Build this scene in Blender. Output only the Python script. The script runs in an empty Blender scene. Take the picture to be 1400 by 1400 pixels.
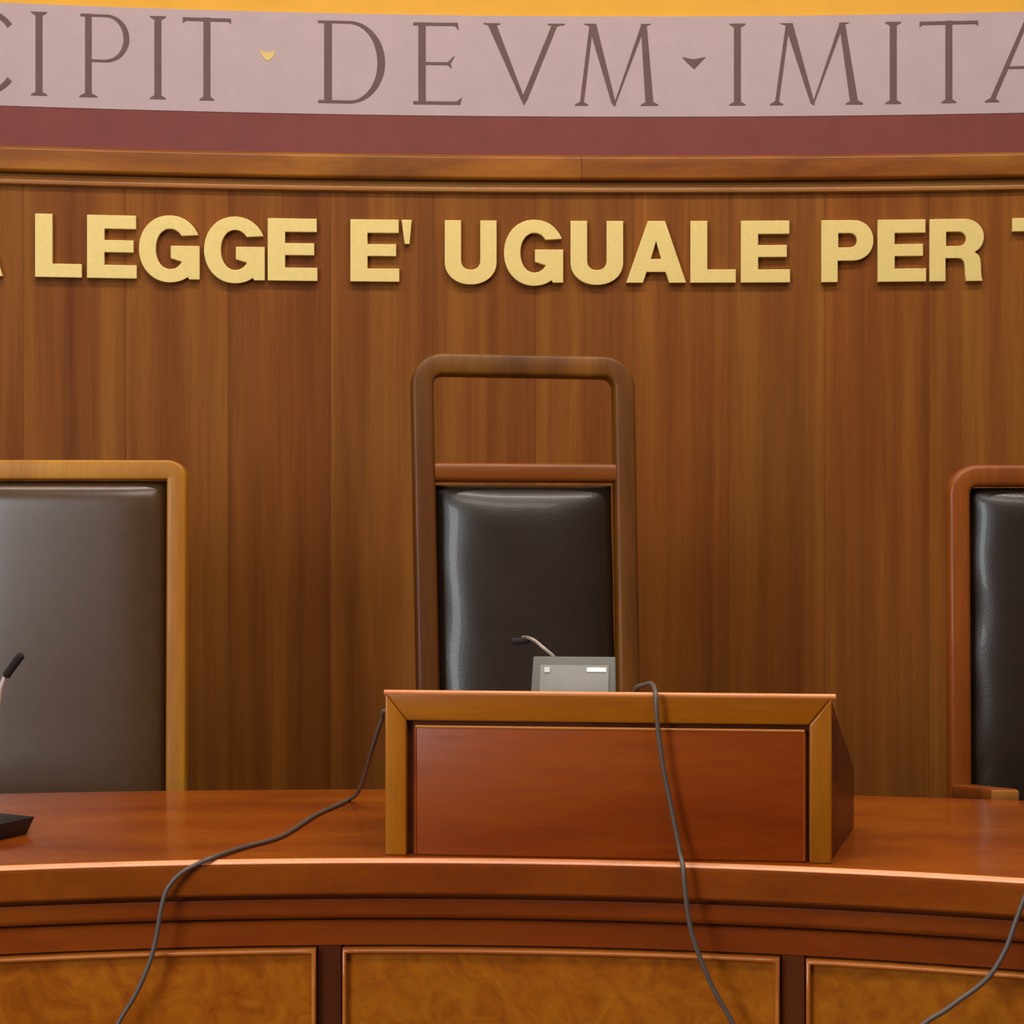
import bpy, bmesh, math, random
from mathutils import Vector, Matrix
random.seed(7)
PI = math.pi
C = bpy.context.scene.collection
SC = bpy.context.scene

# ------------------------------------------------------------------ camera, world, lights, exposure
F = 2300.0                      # focal length in pixels of the 1400 px frame
ZC = 1.353                      # camera height
HY = 720.0                      # image row of the horizon
cam_d = bpy.data.cameras.new('camera'); cam = bpy.data.objects.new('camera', cam_d); C.objects.link(cam)
cam.location = (0, 0, ZC); cam.rotation_euler = (PI/2, 0, 0)
cam_d.sensor_width = 36; cam_d.lens = F/1400*36; cam_d.shift_y = (HY-700)/1400
cam_d.clip_start = .05
SC.camera = cam
SC.view_settings.view_transform = 'Standard'; SC.view_settings.look = 'None'
SC.view_settings.exposure = 0.0; SC.view_settings.gamma = 1.0
SC.view_settings.use_curve_mapping = False
w = bpy.data.worlds.new('world'); SC.world = w; w.use_nodes = True
w.node_tree.nodes['Background'].inputs[0].default_value = (1.0, .93, .86, 1)
w.node_tree.nodes['Background'].inputs[1].default_value = .07

def area(name, loc, target, sx, sy, power, col):
    l = bpy.data.lights.new(name, 'AREA'); l.shape = 'RECTANGLE'; l.size = sx; l.size_y = sy
    l.energy = power; l.color = col
    o = bpy.data.objects.new(name, l); C.objects.link(o); o.location = loc
    o.rotation_euler = (Vector(target)-Vector(loc)).to_track_quat('-Z', 'Y').to_euler()
    return o
area('ceiling_lamp_near_wall', (.2, 3.0, 4.1), (.2, 3.25, 0), 4.6, .35, 100, (1, .93, .84))
area('ceiling_lamp_hall', (.3, .7, 4.2), (.3, 1.4, 0), 3.8, 1.1, 98, (1, .93, .84))
area('window_daylight', (-3.05, -.6, 2.1), (.2, 4.0, 1.3), 1.35, 2.3, 128, (.86, .94, 1))

# ------------------------------------------------------------------ materials
def lin(c):
    return tuple((v/255/12.92 if v/255 <= .04045 else ((v/255+.055)/1.055)**2.4) for v in c)+(1,)

def new_mat(name):
    m = bpy.data.materials.new(name); m.use_nodes = True
    nt = m.node_tree; b = nt.nodes['Principled BSDF']
    return m, nt, b

def coords(nt, scale, rot=(0, 0, 0)):
    tc = nt.nodes.new('ShaderNodeTexCoord'); oi = nt.nodes.new('ShaderNodeObjectInfo')
    mul = nt.nodes.new('ShaderNodeMath'); mul.operation = 'MULTIPLY'; mul.inputs[1].default_value = 53.7
    nt.links.new(oi.outputs['Random'], mul.inputs[0])
    add = nt.nodes.new('ShaderNodeVectorMath'); add.operation = 'ADD'
    mp0 = nt.nodes.new('ShaderNodeMapping'); mp0.inputs['Rotation'].default_value = rot
    nt.links.new(tc.outputs['Object'], mp0.inputs['Vector'])
    nt.links.new(mp0.outputs[0], add.inputs[0]); nt.links.new(mul.outputs[0], add.inputs[1])
    mp = nt.nodes.new('ShaderNodeMapping'); mp.inputs['Scale'].default_value = scale
    nt.links.new(add.outputs[0], mp.inputs['Vector'])
    return mp.outputs[0], add.outputs[0], oi

def noise(nt, vec, scale, detail=4, rough=.55, dist=0.0):
    n = nt.nodes.new('ShaderNodeTexNoise'); n.inputs['Scale'].default_value = scale
    n.inputs['Detail'].default_value = detail; n.inputs['Roughness'].default_value = rough
    n.inputs['Distortion'].default_value = dist
    nt.links.new(vec, n.inputs['Vector']); return n.outputs['Fac']

def ramp(nt, fac, stops):
    r = nt.nodes.new('ShaderNodeValToRGB'); e = r.color_ramp.elements
    while len(e) > 1: e.remove(e[-1])
    e[0].position, e[0].color = stops[0]
    for p, c in stops[1:]:
        k = e.new(p); k.color = c
    nt.links.new(fac, r.inputs[0]); return r.outputs[0]

def mix(nt, a, b, fac, mode='MIX'):
    m = nt.nodes.new('ShaderNodeMix'); m.data_type = 'RGBA'; m.blend_type = mode
    if isinstance(fac, float): m.inputs['Factor'].default_value = fac
    else: nt.links.new(fac, m.inputs['Factor'])
    nt.links.new(a, m.inputs[6])
    if isinstance(b, tuple): m.inputs[7].default_value = b
    else: nt.links.new(b, m.inputs[7])
    return m.outputs[2]

def grey(v): return (v, v, v, 1)

def wood(name, dark, mid, light, axis='z', freq=9, stretch=.05, rough=.32, coat=.3, coat_rough=.12,
         vary=.12, contrast=1.0, burl=False, rot=(0, 0, 0), spec=.25):
    m, nt, b = new_mat(name)
    dark, mid, light = [(c[0], c[1]*.97, c[2]*.55) for c in (dark, mid, light)]
    s = {'x': (stretch, 1, 1), 'y': (1, stretch, 1), 'z': (1, 1, stretch)}[axis]
    vec, raw, oi = coords(nt, s, rot)
    if burl:
        f1 = noise(nt, raw, freq, 5, .6, 1.6)
    else:
        f1 = noise(nt, vec, freq, 5, .6, .35)
    c = .19/contrast
    col = ramp(nt, f1, [(.5-c, lin(dark)), (.5, lin(mid)), (.5+c, lin(light))])
    f2 = noise(nt, vec, 110, 3, .6, 0)
    fine = ramp(nt, f2, [(.3, grey(.80)), (.55, grey(1.0)), (.8, grey(1.1))])
    col = mix(nt, col, fine, .6, 'MULTIPLY')
    f3 = noise(nt, raw, 1.7, 2, .5, .3)
    tone = ramp(nt, f3, [(.3, (1.05, .93, .85, 1)), (.7, (.96, 1.05, 1.1, 1))])
    col = mix(nt, col, tone, .7, 'MULTIPLY')
    mr = nt.nodes.new('ShaderNodeMapRange'); mr.inputs['To Min'].default_value = 1-vary; mr.inputs['To Max'].default_value = 1+vary
    nt.links.new(oi.outputs['Random'], mr.inputs['Value'])
    hv = nt.nodes.new('ShaderNodeHueSaturation'); nt.links.new(col, hv.inputs['Color']); nt.links.new(mr.outputs[0], hv.inputs['Value'])
    nt.links.new(hv.outputs[0], b.inputs['Base Color'])
    rr = ramp(nt, f2, [(.3, grey(min(1, rough+.1))), (.7, grey(rough))])
    nt.links.new(rr, b.inputs['Roughness'])
    b.inputs['Specular IOR Level'].default_value = spec
    b.inputs['Coat Weight'].default_value = coat; b.inputs['Coat Roughness'].default_value = coat_rough
    bp = nt.nodes.new('ShaderNodeBump'); bp.inputs['Strength'].default_value = .06; bp.inputs['Distance'].default_value = .002
    nt.links.new(f2, bp.inputs['Height']); nt.links.new(bp.outputs[0], b.inputs['Normal'])
    return m

def plain(name, col, rough=.5, metal=0.0, var=.08, scale=20, coat=0.0, bump=.0, spec=.5):
    m, nt, b = new_mat(name)
    vec, raw, oi = coords(nt, (1, 1, 1))
    f = noise(nt, raw, scale, 4, .6, .2)
    base = nt.nodes.new('ShaderNodeRGB'); base.outputs[0].default_value = lin(col)
    v = ramp(nt, f, [(.25, grey(1-var)), (.75, grey(1+var))])
    nt.links.new(mix(nt, base.outputs[0], v, 1.0, 'MULTIPLY'), b.inputs['Base Color'])
    b.inputs['Roughness'].default_value = rough; b.inputs['Metallic'].default_value = metal
    b.inputs['Coat Weight'].default_value = coat; b.inputs['Specular IOR Level'].default_value = spec
    if bump:
        bp = nt.nodes.new('ShaderNodeBump'); bp.inputs['Strength'].default_value = bump; bp.inputs['Distance'].default_value = .001
        f2 = noise(nt, raw, 260, 3, .6, 0)
        nt.links.new(f2, bp.inputs['Height']); nt.links.new(bp.outputs[0], b.inputs['Normal'])
    return m

M = {}
M['veneer'] = wood('wall_veneer', (98, 48, 23), (123, 70, 35), (145, 91, 52), 'z', 11, .03, .55, .0, .3, .05, .75, spec=.14)
M['seam'] = wood('seam_wood', (128, 78, 42), (140, 88, 48), (150, 98, 56), 'z', 9, .04, .5, 0, .2, .02)
M['cornice'] = wood('cornice_wood', (104, 52, 14), (138, 78, 22), (160, 100, 36), 'x', 9, .18, .35, .3, .15, .06, 1.0)
M['lip'] = wood('lip_wood', (130, 80, 70), (158, 104, 92), (176, 124, 112), 'x', 7, .12, .3, .5, .15, .04)  # lip wood made paler, a highlight put into the colour
M['desktop'] = wood('desktop_wood', (112, 46, 11), (136, 64, 15), (156, 82, 22), 'x', 5, .4, .26, .45, .12, .03, .9)
M['desk_rail'] = wood('desk_rail_wood', (108, 44, 8), (128, 55, 11), (142, 68, 16), 'x', 8, .1, .3, .35, .12, .03, .9)
M['stile'] = wood('desk_stile_wood', (66, 26, 9), (80, 34, 12), (94, 42, 16), 'z', 9, .08, .35, .2, .2, .03)
M['burl'] = wood('burl_veneer', (140, 68, 10), (166, 92, 18), (182, 112, 32), 'z', 15, .4, .33, .3, .12, .04, .75, True, (0, .7, 0))
M['edge'] = wood('highlight_edge_wood', (218, 132, 140), (228, 146, 156), (236, 158, 172), 'x', 6, .1, .22, .6, .1, .03)  # pale salmon: reflected highlight on rounded edges, painted as wood colour
M['bead'] = wood('bead_wood', (168, 92, 60), (190, 112, 78), (204, 128, 96), 'x', 8, .1, .22, .6, .1, .04)
M['lectern_panel'] = wood('lectern_panel_wood', (118, 45, 8), (140, 58, 12), (152, 70, 16), 'x', 9, .12, .32, .3, .15, .03, .9)
M['lectern_rail'] = wood('lectern_rail_wood', (146, 74, 12), (170, 98, 20), (184, 114, 30), 'x', 9, .1, .26, .45, .12, .04, .9)
M['lectern_stile'] = wood('lectern_stile_wood', (144, 78, 12), (166, 98, 22), (182, 116, 34), 'z', 9, .12, .28, .4, .12, .05, .9)
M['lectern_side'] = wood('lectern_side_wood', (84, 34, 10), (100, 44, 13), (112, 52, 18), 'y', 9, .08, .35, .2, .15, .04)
M['chair_dark'] = wood('dark_chair_wood', (78, 41, 12), (102, 59, 18), (122, 75, 26), 'z', 9, .08, .42, .1, .25, .04)
M['chair_bar'] = wood('chair_crossbar_wood', (106, 54, 20), (128, 70, 28), (144, 84, 36), 'x', 9, .08, .35, .25, .15, .03)
M['chair_light'] = wood('light_chair_wood', (158, 100, 38), (172, 116, 48), (186, 132, 60), 'z', 9, .06, .4, .12, .12, .03)
M['chair_red'] = wood('red_chair_wood', (112, 54, 26), (132, 68, 34), (146, 80, 42), 'z', 9, .08, .38, .15, .12, .03)
M['arm_light'] = wood('worn_arm_wood', (156, 96, 70), (172, 112, 86), (188, 128, 104), 'x', 9, .1, .4, .1, .2, .03)
M['leather_brown'] = plain('brown_leather', (76, 52, 32), .27, 0, .1, 30, .02, .06)
M['leather_black'] = plain('black_leather', (42, 31, 22), .36, 0, .12, 30, .12, .34)
M['piping'] = plain('leather_piping', (40, 32, 30), .4)
M['gold'] = plain('gold_paint', (222, 192, 116), .45, .15, .05, 60)
M['frieze'] = plain('frieze_paint', (172, 147, 147), .8, 0, .05, 12, 0, .2)
M['maroon'] = plain('maroon_paint', (110, 42, 32), .7, 0, .1, 9, 0, .2)
M['yellow'] = plain('yellow_plaster', (212, 152, 44), .8, 0, .06, 9, 0, .2)
M['letter_paint'] = plain('brown_letter_paint', (98, 70, 66), .8, 0, .1, 25)
M['yellow_mark'] = plain('ochre_mark_paint', (206, 172, 108), .8, 0, .1, 60)
M['grey_plastic'] = plain('grey_plastic', (92, 88, 80), .5, 0, .04, 60)
M['grey_plate'] = plain('light_grey_plate', (126, 121, 112), .45, 0, .04, 60)
M['white'] = plain('white_sticker', (240, 238, 230), .5, 0, .02)
M['key'] = plain('pale_key', (196, 194, 188), .5, 0, .02)
M['black'] = plain('black_plastic', (26, 24, 26), .45, 0, .1)
M['foam'] = plain('black_foam', (30, 18, 20), .9, 0, .2, 200)
M['steel'] = plain('satin_steel', (150, 136, 124), .4, .4, .03)
M['white_metal'] = plain('pale_gooseneck', (225, 220, 215), .35, .3, .03)
M['cable'] = plain('grey_brown_cable', (92, 78, 70), .45, 0, .05)
M['floor'] = wood('floor_boards', (80, 50, 28), (100, 66, 38), (116, 80, 48), 'x', 6, .08, .45, .1, .2, .05)

# ------------------------------------------------------------------ helpers
def link(name, verts, faces, mat, parent=None, smooth=False, angle=40):
    me = bpy.data.meshes.new(name); me.from_pydata([tuple(v) for v in verts], [], faces)
    return link_mesh(name, me, mat, parent, smooth, angle)

def link_mesh(name, me, mat, parent=None, smooth=False, angle=40):
    bm = bmesh.new(); bm.from_mesh(me); bmesh.ops.recalc_face_normals(bm, faces=bm.faces)
    bm.to_mesh(me); bm.free()
    me.materials.clear(); me.materials.append(mat); me.update()
    if smooth:
        for p in me.polygons: p.use_smooth = True
        me.set_sharp_from_angle(angle=math.radians(angle))
    o = bpy.data.objects.new(name, me); C.objects.link(o)
    if parent is not None: o.parent = parent
    return o

def recentre(o):
    vs = [v.co.copy() for v in o.data.vertices]
    c = Vector(((min(v.x for v in vs)+max(v.x for v in vs))/2, (min(v.y for v in vs)+max(v.y for v in vs))/2, min(v.z for v in vs)))
    for v in o.data.vertices: v.co -= c
    o.location = c
    return o

def tag(o, label=None, cat=None, group=None, kind=None):
    if label: o['label'] = label
    if cat: o['category'] = cat
    if group: o['group'] = group
    if kind: o['kind'] = kind
    return o

def empty(name, loc=(0, 0, 0), rz=0):
    o = bpy.data.objects.new(name, None); C.objects.link(o); o.location = loc; o.rotation_euler = (0, 0, rz)
    o.empty_display_size = .1
    return o

def bm_obj(name, bm, mat, parent=None, smooth=True, angle=40):
    me = bpy.data.meshes.new(name); bm.to_mesh(me); bm.free()
    return link_mesh(name, me, mat, parent, smooth, angle)

def box(name, mat, cx, cy, cz, sx, sy, sz, bev=.003, parent=None, seg=2, rot=None):
    bm = bmesh.new(); bmesh.ops.create_cube(bm, size=1)
    bmesh.ops.scale(bm, vec=(sx, sy, sz), verts=bm.verts)
    if bev: bmesh.ops.bevel(bm, geom=bm.edges[:], offset=bev, segments=seg, profile=.5, affect='EDGES')
    if rot is not None: bmesh.ops.transform(bm, matrix=rot, verts=bm.verts)
    bmesh.ops.translate(bm, vec=(cx, cy, cz), verts=bm.verts)
    return bm_obj(name, bm, mat, parent)

def prism(name, mat, pts, axis, a0, a1, bev=.002, parent=None, seg=2):
    """polygon pts extruded along an axis: 'y' -> pts are (x,z); 'x' -> (y,z)"""
    bm = bmesh.new()
    mk = (lambda p, a: (p[0], a, p[1])) if axis == 'y' else (lambda p, a: (a, p[0], p[1]))
    A = [bm.verts.new(mk(p, a0)) for p in pts]; B = [bm.verts.new(mk(p, a1)) for p in pts]
    n = len(pts)
    bm.faces.new(A); bm.faces.new(B[::-1])
    for i in range(n): bm.faces.new((A[i], B[i], B[(i+1) % n], A[(i+1) % n]))
    bmesh.ops.recalc_face_normals(bm, faces=bm.faces)
    if bev: bmesh.ops.bevel(bm, geom=bm.edges[:], offset=bev, segments=seg, profile=.5, affect='EDGES')
    return bm_obj(name, bm, mat, parent)

def catmull(pts, n=6):
    P = [Vector(p) for p in pts]; P = [2*P[0]-P[1]]+P+[2*P[-1]-P[-2]]
    out = []
    for i in range(1, len(P)-2):
        for k in range(n):
            t = k/n
            a, b, c, d = P[i-1], P[i], P[i+1], P[i+2]
            out.append(.5*((2*b)+(c-a)*t+(2*a-5*b+4*c-d)*t*t+(3*b-a-3*c+d)*t**3))
    out.append(P[-2]); return out

def tube(name, mat, pts, r, parent=None, sides=8, smooth_n=5):
    P = catmull(pts, smooth_n) if smooth_n else [Vector(p) for p in pts]
    rr = r if callable(r) else (lambda t: r)
    verts, faces = [], []
    up = Vector((.3, .2, 1)).normalized()
    nrm = None
    for i, p in enumerate(P):
        t = (P[min(i+1, len(P)-1)]-P[max(i-1, 0)]).normalized()
        if nrm is None: nrm = t.cross(up).normalized()
        nrm = (nrm-t*nrm.dot(t)).normalized(); b = t.cross(nrm)
        q = rr(i/(len(P)-1))
        for k in range(sides):
            a = 2*PI*k/sides
            verts.append(p+nrm*math.cos(a)*q+b*math.sin(a)*q)
    for i in range(len(P)-1):
        for k in range(sides):
            faces.append((i*sides+k, i*sides+(k+1) % sides, (i+1)*sides+(k+1) % sides, (i+1)*sides+k))
    faces.append(tuple(range(sides))[::-1]); faces.append(tuple((len(P)-1)*sides+k for k in range(sides)))
    return link(name, verts, faces, mat, parent, True, 60)

def ray_circle(px, cx, cy, R):
    """where the sight line of image column px meets the far side of a plan circle -> (x, y)"""
    k = (px-700)/F
    a = k*k+1; b = -2*(k*cx+cy); c = cx*cx+cy*cy-R*R
    t = (-b+math.sqrt(b*b-4*a*c))/(2*a)
    return k*t, t

def at(px, py, d): return Vector(((px-700)/F*d, d, ZC-(py-HY)/F*d))

# ------------------------------------------------------------------ setting: curved wall
WX, WY, WR = .35, 4.6-12.0, 12.0          # plan circle of the wall
def wp(s, z, off=0.0):
    p = s/WR; r = WR-off
    return Vector((WX+r*math.sin(p), WY+r*math.cos(p), z))
def ws(px, off=0.0):
    x, y = ray_circle(px, WX, WY, WR-off)
    return WR*math.asin((x-WX)/(WR-off))
S0, S1 = -2.6, 2.2

def wall_sweep(name, profile, mat, s0=S0, s1=S1, parent=None, n=48, smooth=True):
    """closed profile of (offset toward the room, z) swept along the wall arc"""
    verts, faces = [], []; m = len(profile)
    for i in range(n+1):
        s = s0+(s1-s0)*i/n
        for off, z in profile: verts.append(wp(s, z, off))
    for i in range(n):
        for k in range(m): faces.append((i*m+k, i*m+(k+1) % m, (i+1)*m+(k+1) % m, (i+1)*m+k))
    faces.append(tuple(range(m))); faces.append(tuple(n*m+k for k in range(m))[::-1])
    return link(name, verts, faces, mat, parent, smooth, 35)

floor = box('floor', M['floor'], 0, 2.5, -.05, 7, 8, .1, 0); tag(floor, kind='structure')
wall = wall_sweep('wall_back', [(-.012, 0), (-.012, 3.6), (-.2, 3.6), (-.2, 0)], M['yellow']); tag(wall, kind='structure')
wall_sweep('veneer_backing', [(-.0005, 0), (-.0005, 2.30), (-.011, 2.30), (-.011, 0)], M['seam'], parent=wall)
seams = [-260, -108, 32, 172, 312, 452, 592, 732, 866, 997, 1127, 1270, 1410, 1550]
ss = [ws(p) for p in seams]
for a, b in zip(ss[:-1], ss[1:]):
    g = .0009
    o = wall_sweep('veneer_panel', [(0, .0), (.0015, .002), (.0015, 2.29), (0, 2.29)], M['veneer'], a+g, b-g, None, 6, False)
    recentre(o); o.parent = wall

# cornice: board with a rounded lit top edge, dark gap, small rounded lip below
def rnd(pts): return pts
cornice = empty('trim_1', wp(0, 2.29)); tag(cornice, kind='structure')
Zt = 2.361
prof = [(0, Zt), (.030, Zt), (.0320, Zt-.0006), (.0385, Zt-.0072), (.0392, Zt-.0095), (.0392, Zt-.0115), (.039, Zt-.0585), (.0388, Zt-.0605), (.037, Zt-.064), (.033, Zt-.067), (0, Zt-.067)]
sj = ws(795, .039)
for s0, s1 in ((S0, sj-.0006), (sj+.0006, S1)):
    o = wall_sweep('cornice_board', prof, M['cornice'], s0, s1, None, 30)
    recentre(o); o.parent = cornice; o.matrix_parent_inverse = Matrix.Translation(-cornice.location)
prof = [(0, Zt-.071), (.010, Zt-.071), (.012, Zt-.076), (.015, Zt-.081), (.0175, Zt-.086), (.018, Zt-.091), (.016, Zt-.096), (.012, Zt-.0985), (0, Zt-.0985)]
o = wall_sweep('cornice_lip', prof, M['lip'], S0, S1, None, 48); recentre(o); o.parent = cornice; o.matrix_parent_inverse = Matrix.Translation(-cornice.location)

# painted bands above the cornice
o = wall_sweep('trim_2', [(-.012, Zt), (.0, Zt), (.0, 2.4735), (-.012, 2.4735)], M['maroon']); tag(o, 'maroon painted band above the wooden cornice', kind='structure')
frieze = wall_sweep('trim_3', [(-.012, 2.4735), (.0015, 2.4735), (.0015, 2.7475), (-.012, 2.7475)], M['frieze']); tag(frieze, 'pale pink painted frieze with brown roman capitals', kind='structure')

# painted roman capitals: strokes in (px, height 0..1), each letter one mesh of flat paint
FB, FH = 2.5035, .2235
class Paint:
    def __init__(s): s.v = []; s.f = []
    def poly(s, pts):
        i = len(s.v); s.v += pts; s.f.append(tuple(range(i, i+len(pts))))
    def stroke(s, a, b, wa, wb=None):
        """slanted or upright stroke cut level at both ends, wa/wb = horizontal widths in px"""
        wb = wa if wb is None else wb
        s.poly([(a[0]-wa/2, a[1]), (a[0]+wa/2, a[1]), (b[0]+wb/2, b[1]), (b[0]-wb/2, b[1])])
    def bar(s, x0, x1, y, t): s.poly([(x0, y-t/2), (x1, y-t/2), (x1, y+t/2), (x0, y+t/2)])
    def foot(s, x, w, w2, y=0, up=1):
        """bracketed serif: wide thin base easing into the stem"""
        h = .045*up
        s.poly([(x-w/2, y), (x+w/2, y), (x+w/2, y+.012*up), (x+w2/2, y+h), (x-w2/2, y+h), (x-w/2, y+.012*up)])
    def arc(s, cx, cy, rx, ry, a0, a1, thin, thick, n=20):
        """arc with stress: widths in px, thin at top/bottom and thick at the side"""
        A, B = [], []
        for k in range(n+1):
            a = a0+(a1-a0)*k/n; q = thin+(thick-thin)*abs(math.cos(a))**1.5
            A.append((cx+rx*math.cos(a), cy+ry*math.sin(a)))
            B.append((cx+(rx-q)*math.cos(a), cy+(ry-q/112)*math.sin(a)))
        for k in range(n): s.poly([A[k], A[k+1], B[k+1], B[k]])
    def done(s, mat=None):
        vs = [wp(ws(x), FB+FH*y, .0028) for x, y in s.v]
        o = link('painted_letter', vs, s.f, mat or M['letter_paint'])
        recentre(o); o.parent = frieze
        return o
def roman_I(x, q=9.5):
    p = Paint(); p.stroke((x, 0), (x, 1), q); p.foot(x, 22, q); p.foot(x, 22, q, 1, -1); p.done()
def roman_T(x, b0, b1, q=9.5):
    p = Paint(); p.stroke((x, 0), (x, 1), q); p.foot(x, 20, q); p.bar(b0, b1, .975, .04)
    p.poly([(b0, .99), (b0, .925), (b0+4, .955)]); p.poly([(b1, .99), (b1-4, .955), (b1, .93)]); p.done()
def roman_M(f0, a0, v, a1, f1):
    p = Paint()
    p.stroke((f0, 0), (a0, 1), 5.5, 5); p.stroke((v-1, 0.02), (a0+1, 1), 4, 11)
    p.poly([(a0-4.5, 1), (a0+6.5, 1), (v+3, 0.0), (v-1, -.0)])
    p.poly([(v-1, 0), (v+3.5, .05), (a1+3, 1), (a1-3, 1)])
    p.stroke((f1, 0), (a1, 1), 11, 8)
    p.foot(f0, 18, 6); p.foot(f1, 24, 11)
    p.poly([(a0-12, 1), (a0, 1), (a0, .965), (a0-7, .985)]); p.poly([(a1+11, 1), (a1-2, 1), (a1, .965), (a1+6, .985)]); p.done()
p = Paint(); p.arc(-24, .5, 54, .52, .72, 2*PI-.72, 5, 10, 30); p.done()                                 # C
roman_I(53.5)
p = Paint(); p.stroke((121, 0), (121, 1), 9); p.foot(121, 25, 9); p.bar(110, 148, .982, .03); p.bar(121, 150, .44, .03)
p.arc(146, .7125, 31, .285, -PI/2, PI/2, 3.5, 8); p.done()                                                # P
roman_I(216)
roman_T(283, 250, 316)
p = Paint(); p.stroke((448.5, 0), (448.5, 1), 10.5); p.bar(435, 482, .985, .03); p.bar(435, 482, .017, .035)
p.arc(478, .5, 48.5, .5, -PI/2, PI/2, 3.5, 10.5, 26); p.done()                                            # D
p = Paint(); p.stroke((577, 0), (577, 1), 10); p.bar(565, 626, .98, .038); p.bar(577, 616, .5, .035); p.bar(565, 629, .02, .038)
p.poly([(612, .485), (616, .45), (618, .44), (616, .5)]); p.poly([(612, .515), (616, .5), (622, .595), (619, .58)])
p.poly([(626, .99), (627, .91), (622, .96)]); p.poly([(629, 0), (632, .09), (624, .04)]); p.done()        # E
p = Paint(); p.poly([(666, 1), (678, 1), (718, .06), (716, 0)]); p.poly([(716, 0), (721, .07), (763, 1), (755, 1), (714, .1)])
p.poly([(661, 1), (684, 1), (684, .985), (674, .965), (661, .988)]); p.poly([(749, 1), (772, 1), (772, .988), (760, .965), (749, .985)]); p.done()   # V
roman_M(795, 808.5, 839.5, 880, 888)
roman_I(1008)
roman_M(1061.5, 1077, 1111, 1151, 1168)
roman_I(1221)
roman_T(1297, 1257, 1337)
p = Paint(); p.stroke((1355, 0), (1404, 1), 7.5, 6); p.stroke((1452, 0), (1404, 1), 12, 10); p.bar(1374, 1432, .415, .03); p.foot(1356, 20, 8); p.foot(1452, 24, 12); p.done()  # A
p = Paint(); p.poly([(355, .62), (366, .6), (377, .62), (373, .54), (366, .49), (359, .54)]); o = p.done(M['yellow_mark']); o.name = 'painted_stop'; o['label'] = 'faded ochre triangular stop'
p = Paint(); p.poly([(932, .595), (948, .565), (965, .595), (957, .52), (949, .445), (940, .52)]); o = p.done(); o.name = 'painted_stop'; o['label'] = 'brown triangular stop'

# ------------------------------------------------------------------ gilt wall letters
def arcpts(cx, cy, rx, ry, a0, a1, n=18, e=1.0):
    out = []
    for k in range(n+1):
        a = math.radians(a0+(a1-a0)*k/n); c, s = math.cos(a), math.sin(a)
        out.append((cx+rx*math.copysign(abs(c)**e, c), cy+ry*math.copysign(abs(s)**e, s)))
    return out
# outlines in units of the cap height, x from the letter's left edge, y up
def gl_L(): return [[(0, 0), (.74, 0), (.74, .215), (.275, .215), (.275, 1), (0, 1)]]
def gl_E(): return [[(0, 0), (.785, 0), (.785, .212), (.275, .212), (.275, .412), (.735, .412), (.735, .605), (.275, .605), (.275, .785), (.775, .785), (.775, 1), (0, 1)]]
def gl_G():
    X = lambda x, y: ((x-950)/425, (495-y)/425)
    outer = [(x, y) for x, y in arcpts(1160, 290, 210, 225, 21, 307, 40)]       # y downwards flipped below
    pts = [X(1345, 207), X(1243, 207)]
    o = []
    for x, y in arcpts(1160, 290, 210, 227, 24, 304, 44, .96): o.append(X(x, 580-y))
    i = []
    for x, y in arcpts(1162, 290, 98, 136, 40, 322, 34, .95): i.append(X(x, 580-y))
    spur = [X(1290, 495), X(1361, 495), X(1361, 268), X(1165, 268), X(1165, 352)]
    return [o+spur+i[::-1]]
def gl_U():
    W = .83
    o = [(0, 1), (0, .33)]+arcpts(W/2, .33, W/2, .365, 180, 360, 22, .95)[1:-1]+[(W, .33), (W, 1), (W-.262, 1), (W-.262, .36)]
    i = arcpts(W/2, .36, W/2-.262, .155, 0, -180, 14, .9)[1:-1]
    return [o+i+[(.262, .36), (.262, 1)]]
def gl_A(): return [[(0, 0), (.275, 0), (.335, .175), (.645, .175), (.705, 0), (.98, 0), (.635, 1), (.355, 1)], [(.405, .385), (.575, .385), (.49, .675)]]
def gl_P():
    o = [(0, 0), (.26, 0), (.26, .345), (.50, .345)]+arcpts(.50, .6725, .332, .3275, -90, 90, 20, .95)+[(0, 1)]
    h = [(.27, .56), (.46, .56)]+arcpts(.46, .675, .11, .115, -90, 90, 10)+[(.27, .79)]
    return [o, h]
def gl_R():
    o = [(0, 0), (.26, 0), (.26, .37), (.45, .37), (.52, .36), (.56, .32), (.58, .24), (.585, .10), (.60, 0), (.875, 0), (.855, .05), (.845, .14), (.84, .28), (.83, .36), (.80, .42), (.74, .465),
         (.81, .51), (.855, .57)]+arcpts(.555, .71, .335, .29, -15, 90, 14, .95)+[(0, 1)]
    h = [(.27, .565), (.48, .565)]+arcpts(.48, .68, .12, .115, -90, 90, 10)+[(.27, .795)]
    return [o, h]
def gl_T(): return [[(.285, 0), (.56, 0), (.56, .785), (.845, .785), (.845, 1), (0, 1), (0, .785), (.285, .785)]]
def gl_ap(): return [[(.05, .61), (.13, .61), (.165, 1), (0, 1)]]
GZ, GH = 2.017, .1685
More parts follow.
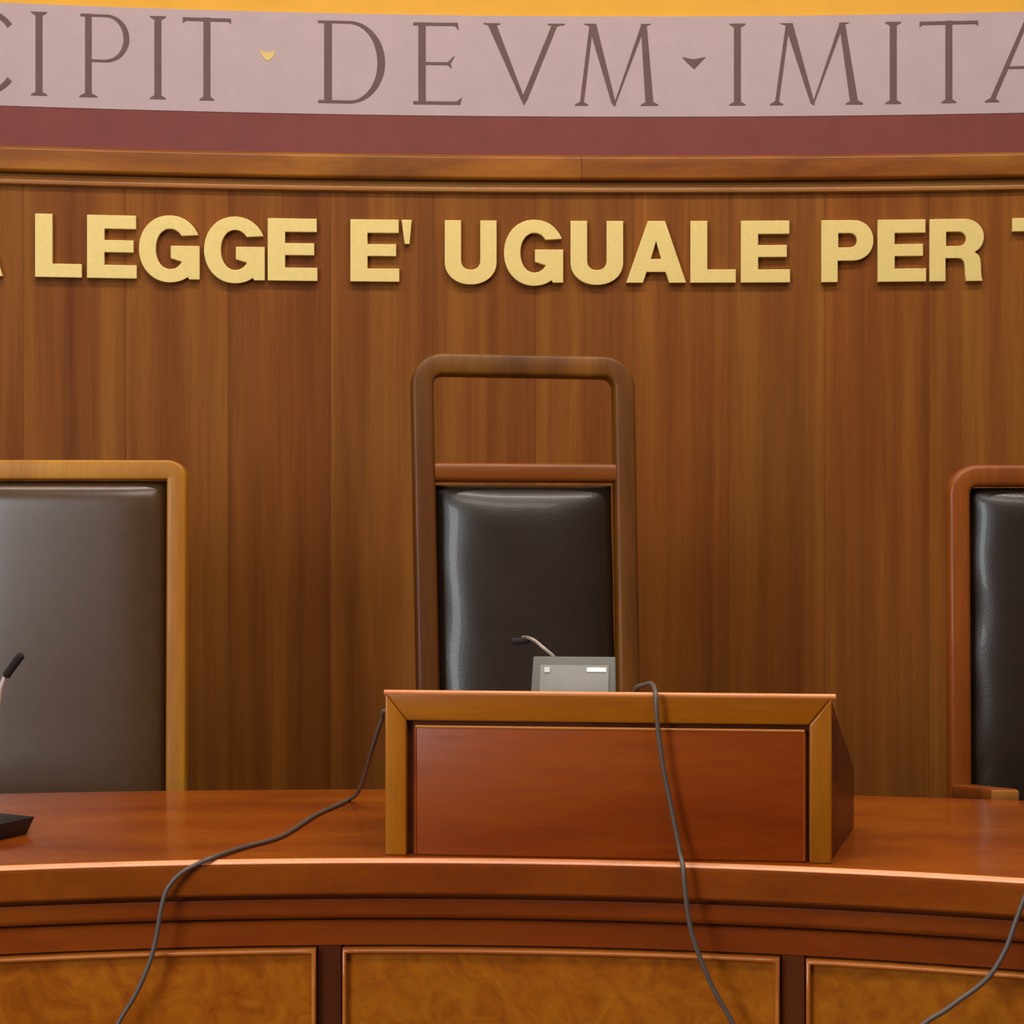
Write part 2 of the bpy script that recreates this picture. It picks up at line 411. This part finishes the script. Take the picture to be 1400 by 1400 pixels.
def gilt(shape, x0, x1, label, name='gold_letter'):
    cu = bpy.data.curves.new('outline', 'CURVE'); cu.dimensions = '2D'; cu.fill_mode = 'BOTH'
    cu.extrude = .0075; cu.bevel_depth = .0012; cu.bevel_resolution = 1; cu.offset = -.0012
    conts = shape(); wid = max(x for x, y in conts[0])
    sa, sb = ws(x0, .016), ws(x1, .016)
    for c in conts:
        sp = cu.splines.new('POLY'); sp.points.add(len(c)-1); sp.use_cyclic_u = True
        for q, (x, y) in zip(sp.points, c): q.co = (x/wid*(sb-sa), y*GH, 0, 1)
    t = bpy.data.objects.new('outline', cu); C.objects.link(t)
    bpy.context.view_layer.update()
    me = bpy.data.meshes.new_from_object(t.evaluated_get(bpy.context.evaluated_depsgraph_get()))
    bpy.data.objects.remove(t); bpy.data.curves.remove(cu)
    for v in me.vertices: v.co = wp(sa+v.co.x, GZ+v.co.y, .0017+.0087+v.co.z)
    o = link_mesh(name, me, M['gold'], None, True, 30); o.data.name = name
    recentre(o)
    return tag(o, label, 'letter', 'gold letters of the motto on the wall')
gilt(gl_A, -79, 4, 'gold block letter A, mostly cut off at the left edge of the photo')
gilt(gl_L, 48, 112, 'gold block letter L that begins the word LEGGE')
gilt(gl_E, 119, 187, 'gold block letter E, second letter of the word LEGGE')
gilt(gl_G, 190, 273, 'gold block letter G, first of the two G in LEGGE')
gilt(gl_G, 279, 362, 'gold block letter G, second of the two G in LEGGE')
gilt(gl_E, 366, 434, 'gold block letter E that ends the word LEGGE')
gilt(gl_E, 479, 546, 'gold block letter E standing alone before the apostrophe')
gilt(gl_ap, 549, 563, 'small gold apostrophe after the lone letter E', 'gold_apostrophe')
gilt(gl_U, 608, 679, 'gold block letter U that begins the word UGUALE')
gilt(gl_G, 689, 770, 'gold block letter G between the two U of UGUALE')
gilt(gl_U, 780, 852, 'gold block letter U after the G in the word UGUALE')
gilt(gl_A, 856, 938, 'gold block letter A in the word UGUALE')
gilt(gl_L, 944, 1006, 'gold block letter L in the word UGUALE')
gilt(gl_E, 1013, 1080, 'gold block letter E that ends the word UGUALE')
gilt(gl_P, 1123, 1194, 'gold block letter P that begins the word PER')
gilt(gl_E, 1200, 1266, 'gold block letter E in the middle of the word PER')
gilt(gl_R, 1271, 1345, 'gold block letter R that ends the word PER')
gilt(gl_T, 1384, 1456, 'gold block letter T, cut off at the right edge of the photo')

# ------------------------------------------------------------------ the judges' bench
BX, BY, BR = -.2, -.4, 3.2                 # plan circle of its front edge
TOP = .80
def bp_(phi, z, off=0.0):                  # off > 0: further from the camera
    r = BR+off
    return Vector((BX+r*math.sin(phi), BY+r*math.cos(phi), z))
def bphi(px, off=0.0):
    x, y = ray_circle(px, BX, BY, BR+off)
    return math.asin((x-BX)/(BR+off))
P0, P1 = -.52, .50
bench = empty('judges_bench', (BX, BY+BR+.3, 0))
tag(bench, 'long curved polished wooden bench with burl panels, in front of the chairs', 'desk')
INV = Matrix.Translation(-bench.location)
def adopt(o, par, inv=None):
    o.parent = par
    o.matrix_parent_inverse = inv if inv is not None else Matrix.Translation(-par.location)
    return o
def bench_sweep(name, prof, mat, p0=P0, p1=P1, n=56, par=bench):
    verts, faces = [], []; m = len(prof)
    for i in range(n+1):
        a = p0+(p1-p0)*i/n
        for off, z in prof: verts.append(bp_(a, z, off))
    for i in range(n):
        for k in range(m): faces.append((i*m+k, i*m+(k+1) % m, (i+1)*m+(k+1) % m, (i+1)*m+k))
    faces.append(tuple(range(m))); faces.append(tuple(n*m+k for k in range(m))[::-1])
    o = link(name, verts, faces, mat, None, True, 35); recentre(o)
    return adopt(o, par, INV)
# desktop with bullnose front and a straighter back edge
verts, faces = [], []; n = 60
fr = [(.010, TOP-.061), (.003, TOP-.060), (0, TOP-.056), (0, TOP-.054), (0, TOP-.013), (0, TOP-.011), (.0008, TOP-.0075), (.0026, TOP-.0042), (.0052, TOP-.0018), (.0085, TOP-.0004), (.011, TOP)]
m = len(fr)+2
for i in range(n+1):
    a = P0+(P1-P0)*i/n
    for off, z in fr: verts.append(bp_(a, z, off))
    xb = -.25+3.2*1.32*math.sin(a); yb = 3.54-5.7+math.sqrt(5.7**2-(xb+.25)**2)
    verts.append(Vector((xb, yb, TOP))); verts.append(Vector((xb, yb, TOP-.061)))
for i in range(n):
    for k in range(m): faces.append((i*m+k, i*m+(k+1) % m, (i+1)*m+(k+1) % m, (i+1)*m+k))
faces.append(tuple(range(m))); faces.append(tuple(n*m+k for k in range(m))[::-1])
o = link('desktop', verts, faces, M['desktop'], None, True, 35); recentre(o); adopt(o, bench); dtop = o
bench_sweep('edge_highlight', [(.0082, TOP+.0001), (.0048, TOP-.0011), (.0022, TOP-.0036), (.0003, TOP-.0072), (.0030, TOP-.0085), (.0100, TOP-.0015)], M['edge'])  # strip added along the front edge as a painted highlight
bench_sweep('moulding', [(.034, .7385), (.030, .7385), (.030, .7305), (.0135, .7305), (.0125, .728), (.0125, .726), (.0125, .708), (.0125, .706), (.0145, .7005), (.018, .698), (.030, .698)], M['desk_rail'])
bench_sweep('front_rail', [(.022, .6915), (.024, .693), (.060, .693), (.060, .652), (.022, .652)], M['desk_rail'])
bench_sweep('carcass', [(.032, .7385), (.10, .7385), (.10, .0), (.032, .0)], M['stile'])
bench_sweep('plinth', [(.012, .0), (.012, .085), (.016, .09), (.033, .09), (.033, .0)], M['desk_rail'])
pan = [(bphi(432, .012)-(bphi(1066, .012)-bphi(468, .012)), bphi(432, .012)), (bphi(468, .012), bphi(1066, .012)), (bphi(1102, .012), P1-.004)]
PZ0, PZ1 = .115, .6475
edges = [P0+.004]
for a, b in pan: edges += [a, b]
gaps = [(P0+.001, pan[0][0])]+[(pan[i][1], pan[i+1][0]) for i in range(2)]
for a, b in gaps: bench_sweep('stile', [(.0225, .0905), (.0225, .651), (.033, .651), (.033, .0905)], M['stile'], a+.001, b-.001, 8)
for a, b in pan:
    pn = bench_sweep('panel', [(.0185, PZ0), (.0185, PZ1), (.0325, PZ1), (.0325, PZ0)], M['burl'], a, b, 24)
    # bead all round the panel: half-round swept around the rectangle, mitred
    bd = .0075
    prof = [(0.0, .0185), (0.0, .0105), (.0012, .0078), (.0037, .0066), (.0062, .0078), (bd, .0105), (bd, .0185)]   # (inward, off)
    N = 24; ring = []
    da = bd/BR
    for k in range(N+1): ring.append((a+(b-a)*k/N, 'b', k/N))
    verts, faces = [], []
    path = []
    for k in range(N+1): path.append((a+(b-a)*k/N, PZ0, (1 if k == 0 else -1 if k == N else 0), 1))
    for k in range(1, 9): path.append((b, PZ0+(PZ1-PZ0)*k/9, -1, 0))
    for k in range(N+1): path.append((b+(a-b)*k/N, PZ1, (-1 if k == 0 else 1 if k == N else 0), -1))
    for k in range(1, 9): path.append((a, PZ1+(PZ0-PZ1)*k/9, 1, 0))
    mm = len(prof)
    for ph, z, du, dv in path:
        for inn, off in prof: verts.append(bp_(ph+du*inn/BR, z+dv*inn, off))
    L = len(path)
    for i in range(L):
        for k in range(mm-1):
            j = (i+1) % L; faces.append((i*mm+k, i*mm+k+1, j*mm+k+1, j*mm+k))
    o = link('bead', verts, faces, M['bead'], None, True, 60); recentre(o)
    o.parent = pn; o.matrix_parent_inverse = Matrix.Translation(-pn.location)
# pedestal ends under the back of the desktop
for sx in (-1.45, 1.15):
    o = box('support', M['stile'], sx, 2.90, .369, .05, .28, .737, .002); adopt(o, bench)

# ------------------------------------------------------------------ lectern on the bench
LYAW = -math.radians(5.66)
lect = empty('lectern', (.1555, 2.794, TOP), LYAW)
tag(lect, 'raised wooden lectern with mitred front frame and sloping top, standing on the curved bench', 'lectern')
HW, LH, LD, BHt = .371, .273, .34, .113
FT = .022
RW, SW = .046, .037
prism('top_rail', M['lectern_rail'], [(-HW, LH), (HW, LH), (HW-SW, LH-RW), (-HW+SW, LH-RW)], 'y', 0, FT, .0035, lect, 3)
prism('stile', M['lectern_stile'], [(-HW, 0), (-HW, LH-.0005), (-HW+SW-.0005, LH-RW), (-HW+SW-.0005, 0)], 'y', 0, FT, .0035, lect, 3)
prism('stile', M['lectern_stile'], [(HW, 0), (HW-SW+.0005, 0), (HW-SW+.0005, LH-RW), (HW, LH-.0005)], 'y', 0, FT, .0035, lect, 3)
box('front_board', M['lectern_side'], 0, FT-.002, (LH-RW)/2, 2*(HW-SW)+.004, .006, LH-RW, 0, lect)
pw0, pw1 = -HW+SW+.0125, HW-SW-.006
box('front_panel', M['lectern_panel'], (pw0+pw1)/2, .0115, (LH-RW-.0075)/2, pw1-pw0, .012, LH-RW-.0075, .004, lect, 3)
pt = LH-RW-.0075-.003
tube('bead', M['bead'], [(pw0+.001, .0065, pt), (0, .0065, pt), (pw1-.001, .0065, pt)], .0027, lect, 8, 0)  # top bead paler than the side beads: highlight painted into its colour
for x in (pw0+.0015, pw1-.0015): tube('bead', M['lectern_panel'], [(x, .0065, .003), (x, .0065, pt/2), (x, .0065, pt-.003)], .0027, lect, 8, 0)
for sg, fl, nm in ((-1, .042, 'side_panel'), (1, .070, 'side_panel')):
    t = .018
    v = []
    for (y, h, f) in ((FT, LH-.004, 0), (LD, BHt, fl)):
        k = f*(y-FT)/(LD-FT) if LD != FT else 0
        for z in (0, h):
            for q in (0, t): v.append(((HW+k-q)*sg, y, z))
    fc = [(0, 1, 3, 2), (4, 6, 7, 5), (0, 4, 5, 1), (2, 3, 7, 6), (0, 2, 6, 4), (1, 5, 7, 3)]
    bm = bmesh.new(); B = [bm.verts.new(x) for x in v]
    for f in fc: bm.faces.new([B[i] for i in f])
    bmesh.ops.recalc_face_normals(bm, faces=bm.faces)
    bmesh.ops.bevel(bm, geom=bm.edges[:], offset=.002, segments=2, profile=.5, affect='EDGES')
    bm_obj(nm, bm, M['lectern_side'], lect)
# sloping writing board between the sides, and the rounded cap edge over the front
SL = math.atan2(LH-BHt, LD)
def slope(y): return LH-.006-(LH-BHt)*(y/LD)
v = []
for y, f0, f1 in ((.004, 0, 0), (LD-.003, .040, .067)):
    for dz in (0, -.014):
        v += [(-HW-f0*y/LD+.0025, y, slope(y)+dz), (HW+f1*y/LD-.0025, y, slope(y)+dz)]
link('writing_board', v, [(0, 1, 5, 4), (2, 6, 7, 3), (0, 2, 3, 1), (4, 5, 7, 6), (0, 4, 6, 2), (1, 3, 7, 5)], M['lectern_panel'], lect)
cap = tube('cap_edge', M['edge'], [(-HW-.002, .0045, LH+.0005), (0, .0045, LH+.0005), (HW+.006, .0045, LH+.0005)], .0048, lect, 10, 2)  # cap coloured with the painted edge highlight
box('back_board', M['lectern_side'], .014, LD-.008, (BHt-.022)/2, 2*HW+.06, .012, BHt-.022, .002, lect)

# ------------------------------------------------------------------ microphones
RL = Matrix.Rotation(LYAW, 3, 'Z')
def lw(x, y, z): return lect.location+RL @ Vector((x, y, z))
mic = empty('desk_microphone', lw(-.063, .150, slope(.150)), LYAW)
tag(mic, 'grey conference microphone unit with thin gooseneck, on top of the lectern', 'microphone')
TR = Matrix.Rotation(-SL, 4, 'X')             # it lies on the slope, its back leaning away
def mrot(p): return TR @ Vector(p)
BWd, BHh, BDp = .146, .126, .070
prof = [(-.030, .0), (-.030, BHh), (-.018, BHh+.004), (BDp-.035, .030), (BDp-.03, .0)]
bm = bmesh.new()
A = []
for x, k in ((-BWd/2, 1), (BWd/2, 1)):
    A.append([bm.verts.new(mrot((x*(1 if z > .02 else 1.05), y, z))) for y, z in prof])
bm.faces.new(A[0]); bm.faces.new(A[1][::-1])
for i in range(len(prof)):
    j = (i+1) % len(prof); bm.faces.new((A[0][i], A[1][i], A[1][j], A[0][j]))
bmesh.ops.recalc_face_normals(bm, faces=bm.faces)
bmesh.ops.bevel(bm, geom=bm.edges[:], offset=.003, segments=2, profile=.5, affect='EDGES')
bm_obj('base', bm, M['grey_plastic'], mic)
R3 = TR
o = box('back_plate', M['grey_plate'], 0, 0, 0, .122, .004, .094, .0015, mic, 2, R3); o.location = mrot((.001, -.0315, .062))
o = box('sticker', M['white'], 0, 0, 0, .034, .001, .008, 0, mic, 1, R3); o.location = mrot((.040, -.0341, .100)); o['label'] = 'small white label'
o = box('key', M['key'], 0, 0, 0, .010, .002, .010, .0004, mic, 1, R3); o.location = mrot((-.047, -.0341, .099))
iL = RL.inverted()
def ml(px, py, d): return iL @ (at(px, py, d)-mic.location)
tube('gooseneck', M['steel'], [ml(771, 932, 2.992), ml(766, 912, 2.995), ml(757, 898, 2.995), ml(742, 885, 3.0), ml(731, 876, 3.01), ml(722, 872, 3.02), ml(715, 871.5, 3.04)], .0034, mic, 8, 5)
tube('microphone_head', M['foam'], [ml(722, 874, 3.02), ml(718, 876, 3.03), ml(708, 877, 3.05), ml(700, 877, 3.07)], lambda t: .0065 if .1 < t < .9 else .004, mic, 10, 3)

mb = Vector((-.868, 3.026, TOP)); u = Vector((-.45, -.89, 0)).normalized(); vv = Vector((-.89, .45, 0)).normalized()
ctr = mb+u*.07+vv*.06
mic2 = empty('desk_microphone', (ctr.x, ctr.y, TOP), math.atan2(u.y, u.x))
tag(mic2, 'black microphone base with pale gooseneck on the bench at the left edge', 'microphone')
bm = bmesh.new()
lo = [(-.067, -.057), (.067, -.057), (.067, .057), (-.067, .057)]; hi = [(-.078, -.066), (.078, -.066), (.078, .066), (-.078, .066)]
A = [bm.verts.new((x, y, 0)) for x, y in lo]; B = [bm.verts.new((x, y, .031)) for x, y in hi]
bm.faces.new(A[::-1]); bm.faces.new(B)
for i in range(4): bm.faces.new((A[i], A[(i+1) % 4], B[(i+1) % 4], B[i]))
bmesh.ops.recalc_face_normals(bm, faces=bm.faces); bmesh.ops.bevel(bm, geom=bm.edges[:], offset=.002, segments=2, profile=.5, affect='EDGES')
bm_obj('base', bm, M['black'], mic2)
R2 = Matrix.Rotation(mic2.rotation_euler.z, 3, 'Z').inverted()
def m2(px, py, d): return R2 @ (at(px, py, d)-mic2.location)
tube('gooseneck', M['white_metal'], [m2(-22, 1113, 3.02), m2(-20, 1060, 3.02), m2(-10, 1000, 3.02), m2(-1, 955, 3.01), m2(2, 938, 3.0), m2(7, 925, 2.995)], .0042, mic2, 8, 6)
tube('microphone_head', M['foam'], [m2(8, 925, 2.995), m2(12, 919, 2.992), m2(22, 905, 2.985), m2(30, 895, 2.98)], lambda t: .0075 if .08 < t < .92 else .005, mic2, 10, 4)

# ------------------------------------------------------------------ chairs
def rpath(pts, n=8):
    """polyline of (u, v, corner radius) -> points with rounded corners"""
    out = []
    for i, (x, y, r) in enumerate(pts):
        if r <= 0 or i in (0, len(pts)-1): out.append((x, y)); continue
        p = Vector((x, y)); a = (Vector(pts[i-1][:2])-p).normalized(); b = (Vector(pts[i+1][:2])-p).normalized()
        h = math.acos(max(-1, min(1, a.dot(b))))/2; d = r/math.tan(h)
        c = p+(a+b).normalized()*(r/math.sin(h)); s = p+a*d-c; e = p+b*d-c
        ang = math.atan2(s.x*e.y-s.y*e.x, s.dot(e))
        for k in range(n+1):
            q = Matrix.Rotation(ang*k/n, 2) @ s
            out.append((c.x+q.x, c.y+q.y))
    return out
def profile_rr(wd, dp, r, n=3):
    out = []
    for sx, sy, a0 in ((1, 1, 0), (-1, 1, 90), (-1, -1, 180), (1, -1, 270)):
        for k in range(n+1):
            a = math.radians(a0+90*k/n)
            out.append((sx*(wd/2-r)+r*math.cos(a), sy*(dp/2-r)+r*math.sin(a)))
    return out
class Chair:
    def __init__(s, name, label, x, y, rz, lean, group=None):
        s.root = empty(name, (x, y, 0), rz); tag(s.root, label, 'chair', group); s.lean = lean
    def P(s, u, v, wz=0):
        """u across, v up the back from seat height, wz out of the back toward the sitter (-y)"""
        c, q = math.cos(s.lean), math.sin(s.lean)
        return Vector((u, v*q-wz*c, .45+v*c+wz*q))
    def sweep(s, name, path, prof, mat):
        verts, faces = [], []; m = len(prof)
        for i, p in enumerate(path):
            a = Vector(path[max(i-1, 0)]); b = Vector(path[min(i+1, len(path)-1)]); t = (b-a).normalized(); nn = Vector((-t.y, t.x))
            for x, y in prof: verts.append(s.P(p[0]+nn.x*x, p[1]+nn.y*x, y))
        for i in range(len(path)-1):
            for k in range(m): faces.append((i*m+k, i*m+(k+1) % m, (i+1)*m+(k+1) % m, (i+1)*m+k))
        faces.append(tuple(range(m))); faces.append(tuple((len(path)-1)*m+k for k in range(m)))
        return link(name, verts, faces, mat, s.root, True, 50)
    def cushion(s, name, u0, u1, v0, v1, depth, mat, expo=6, power=.6, base=-.02, eb=None, nx=36, ny=52, wob=0, taper=0):
        verts, faces = [], []; eb = eb or expo
        for layer in (0,):
            for j in range(ny+1):
                for i in range(nx+1):
                    a = -math.cos(PI*i/nx); b = -math.cos(PI*j/ny)      # denser near the edges
                    h = max(0, (1-abs(a)**expo)*(1-abs(b)**eb))**power
                    uu = (u0+u1)/2+(u1-u0)/2*a*(1+taper*b); v_ = (v0+v1)/2+(v1-v0)/2*b
                    if wob:
                        uu += wob*math.sin(v_*31+a*2)*abs(a)**3*(1 if a < 0 else .3); h *= 1+.05*math.sin(v_*23+a*4)*abs(a)
                    verts.append(s.P(uu, v_, base+depth*h))
        N = (nx+1)*(ny+1)
        for j in range(ny):
            for i in range(nx):
                q = j*(nx+1)+i; faces.append((q, q+1, q+nx+2, q+nx+1))
        # back side
        bi = len(verts)
        per = [i for i in range(nx+1)]+[j*(nx+1)+nx for j in range(1, ny+1)]+[ny*(nx+1)+i for i in range(nx-1, -1, -1)]+[j*(nx+1) for j in range(ny-1, 0, -1)]
        cs = [verts[i] for i in per]
        nrm = s.P(0, 0, -.02)-s.P(0, 0, 0)
        for c in cs: verts.append(c+nrm)
        k = len(per)
        for i in range(k): faces.append((per[i], per[(i+1) % k], bi+(i+1) % k, bi+i))
        faces.append(tuple(bi+i for i in range(k)))
        return link(name, verts, faces, mat, s.root, True, 55)
    def lower(s, W, wood_m, leather, arms=None, arm_mat=None):
        """seat, legs and arms (behind the bench)"""
        box('seat', leather, 0, -.27, .42, W-.06, .48, .10, .03, s.root, 3)
        box('seat_frame', wood_m, 0, -.26, .345, W-.04, .46, .05, .006, s.root)
        for sx in (-1, 1):
            for y in (-.46, -.05): box('leg', wood_m, sx*(W/2-.05), y, .161, .045, .045, .318, .004, s.root)
        az = arms if arms else .66
        for sx in (-1, 1):
            z1 = az
            if arms:                            # the arm rises toward its blunt front end
                y0, y1, dz = -.295, .03, .040
                x = sx*(W/2-.0285)
                bm = bmesh.new(); bmesh.ops.create_cube(bm, size=1)
                bmesh.ops.scale(bm, vec=(.058, y1-y0, .034), verts=bm.verts)
                bmesh.ops.bevel(bm, geom=bm.edges[:], offset=.006, segments=2, profile=.5, affect='EDGES')
                for v in bm.verts: v.co = Vector((x+v.co.x, (y0+y1)/2+v.co.y, z1-.017+v.co.z-dz*(v.co.y/(y1-y0)+.5)))
                am = bm_obj('armrest', bm, wood_m, s.root)
                e = box('arm_end', arm_mat, x, y0-.003, z1-.020, .056, .010, .036, .003, None, 2); e.parent = am
                z1 -= .035
            else:
                box('armrest', wood_m, sx*(W/2-.025), -.13, z1-.016, .056, .30, .032, .008, s.root, 3)
            box('arm_post', wood_m, sx*(W/2-.03), -.24, .37+(z1-.034-.37)/2, .035, .04, z1-.034-.37, .004, s.root)

def pcl(ch, path, r, mat, name='piping', par=None):
    pts = [ch.P(u, v, wz) for u, v, wz in path]
    o = tube(name, mat, pts, r, par or ch.root, 6, 3); return o

# president's chair: tall frame with an open window in its top
ch = Chair('high_back_chair', 'tall dark wood chair with an open window above its black leather back, behind the lectern', .047, 3.775, math.radians(11), math.radians(5))
hw, top = .262, 1.302
fw, fd = .050, .046
L0 = hw-fw/2
path = rpath([(-L0+.010, -.10, 0), (-L0, top-fw/2, .048), (L0, top-fw/2, .048), (L0-.010, -.10, 0)], 10)
ch.sweep('back_frame', path, profile_rr(fw, fd, .009, 3), M['chair_dark'])
inn = hw-fw
ch.sweep('crossbar', [(-inn-.004, 1.030), (0, 1.030), (inn+.004, 1.030)], profile_rr(.043, .036, .010, 3), M['chair_bar'])
ch.cushion('back_cushion', -inn+.004, inn-.004, .12, 1.004, .058, M['leather_black'], 3.2, .72, -.022, 16, 36, 52, .0012)
ch.lower(.52, M['chair_dark'], M['leather_black'])

# left chair: pale frame, padded brown leather back
ch = Chair('armchair', 'chair with pale wood frame and brown leather back, at the left edge', -1.012, 3.76, math.radians(1.6), math.radians(1.2))
hw, top = .2825, 1.052
fw, fd = .044, .045
L0 = hw-fw/2
path = rpath([(-L0, -.10, 0), (-L0, top-fw/2, .020), (L0, top-fw/2, .020), (L0, -.10, 0)], 8)
ch.sweep('back_frame', path, profile_rr(fw, fd, .006, 3), M['chair_light'])
inn = hw-fw
cu = ch.cushion('back_cushion', -inn+.001, inn-.002, .10, top-fw-.001, .052, M['leather_brown'], 9, .55, -.018, 24)
ch.lower(.56, M['chair_light'], M['leather_brown'])

# right chair: reddish frame, black leather back, worn arm reaching the bench
ch = Chair('armchair', 'chair with reddish wood frame and black leather back, at the right edge', .972+.2825-.004, 3.73, math.radians(1), math.radians(1.2))
hw, top = .2825, 1.040
fw, fd = .048, .045
L0 = hw-fw/2
path = rpath([(-L0, -.10, 0), (-L0, top-fw/2, .042), (L0, top-fw/2, .042), (L0, -.10, 0)], 10)
ch.sweep('back_frame', path, profile_rr(fw, fd, .010, 3), M['chair_red'])
inn = hw-fw
ch.cushion('back_cushion', -inn+.002, inn-.002, .10, top-fw-.001, .056, M['leather_black'], 4.5, .62, -.02, 22, 40, 70, .0025)
ch.lower(.56, M['chair_red'], M['leather_black'], .818, M['arm_light'])

# ------------------------------------------------------------------ cables
ZD = TOP+.0045
def ond(px, py):                               # a point of the desktop seen at px, py
    d = (ZC-ZD)/(py-HY)*F
    return at(px, py, d)
def cable(pts, label):
    o = tube('cable', M['cable'], pts, .0041, None, 8, 6); recentre(o)
    return tag(o, label, 'cable', 'cables trailing over the bench')
e1 = bphi(262)
cable([lw(-.17, .17, slope(.17)+.006), lw(-.30, .18, slope(.18)+.006), at(532, 972, 3.00), at(522, 985, 3.03), at(510, 1020, 3.08), at(503, 1045, 3.15), at(496, 1068, 3.25), at(488, 1085, 3.325), ond(478, 1093), ond(465, 1099),
       ond(430, 1115), ond(385, 1143), ond(330, 1159), ond(292, 1172), at(268, 1182, 2.779), at(245, 1196, 2.768), at(228, 1217, 2.764), at(220, 1245, 2.762), at(213, 1285, 2.762), at(203, 1320, 2.76), at(185, 1360, 2.758), at(160, 1402, 2.755),
       at(110, 1500, 2.74), at(60, 1700, 2.72), Vector((-.80, 2.70, .05)), Vector((-.84, 2.68, .006)), Vector((-1.1, 2.5, .006))],
      'grey cable from the left side of the lectern, winding down to the lower left corner')
cable([lw(.008, .155, slope(.155)+.03), lw(.03, .13, slope(.13)+.012), at(868, 944, 2.875), at(882, 936, 2.85), at(891, 935, 2.825), at(895.5, 943, 2.786), at(897, 957, 2.769), at(900, 1000, 2.768), at(907, 1050, 2.768), at(917, 1100, 2.768),
       at(927, 1150, 2.764), at(931, 1172, 2.757), at(934, 1186, 2.742), at(937, 1220, 2.737), at(944, 1268, 2.735), at(958, 1312, 2.732), at(978, 1357, 2.73), at(1002, 1400, 2.727), at(1060, 1520, 2.71), at(1100, 1700, 2.69), Vector((.50, 2.66, .05)), Vector((.52, 2.63, .006)), Vector((.7, 2.4, .006))],
      'grey cable over the middle of the lectern, hanging down its front')
cable([ond(1520, 1110), ond(1480, 1130), ond(1442, 1165), ond(1420, 1187), at(1411, 1204, 2.622), at(1402, 1224, 2.612), at(1388, 1262, 2.608), at(1376, 1296, 2.606), at(1357, 1329, 2.605), at(1336, 1350, 2.605), at(1312, 1367, 2.605), at(1290, 1383, 2.605), at(1262, 1401, 2.605),
       at(1200, 1460, 2.60), at(1150, 1650, 2.59), Vector((.50, 2.58, .05)), Vector((.48, 2.55, .006)), Vector((.3, 2.3, .006))],
      'grey cable hanging from the bench edge at the right edge of the photo')
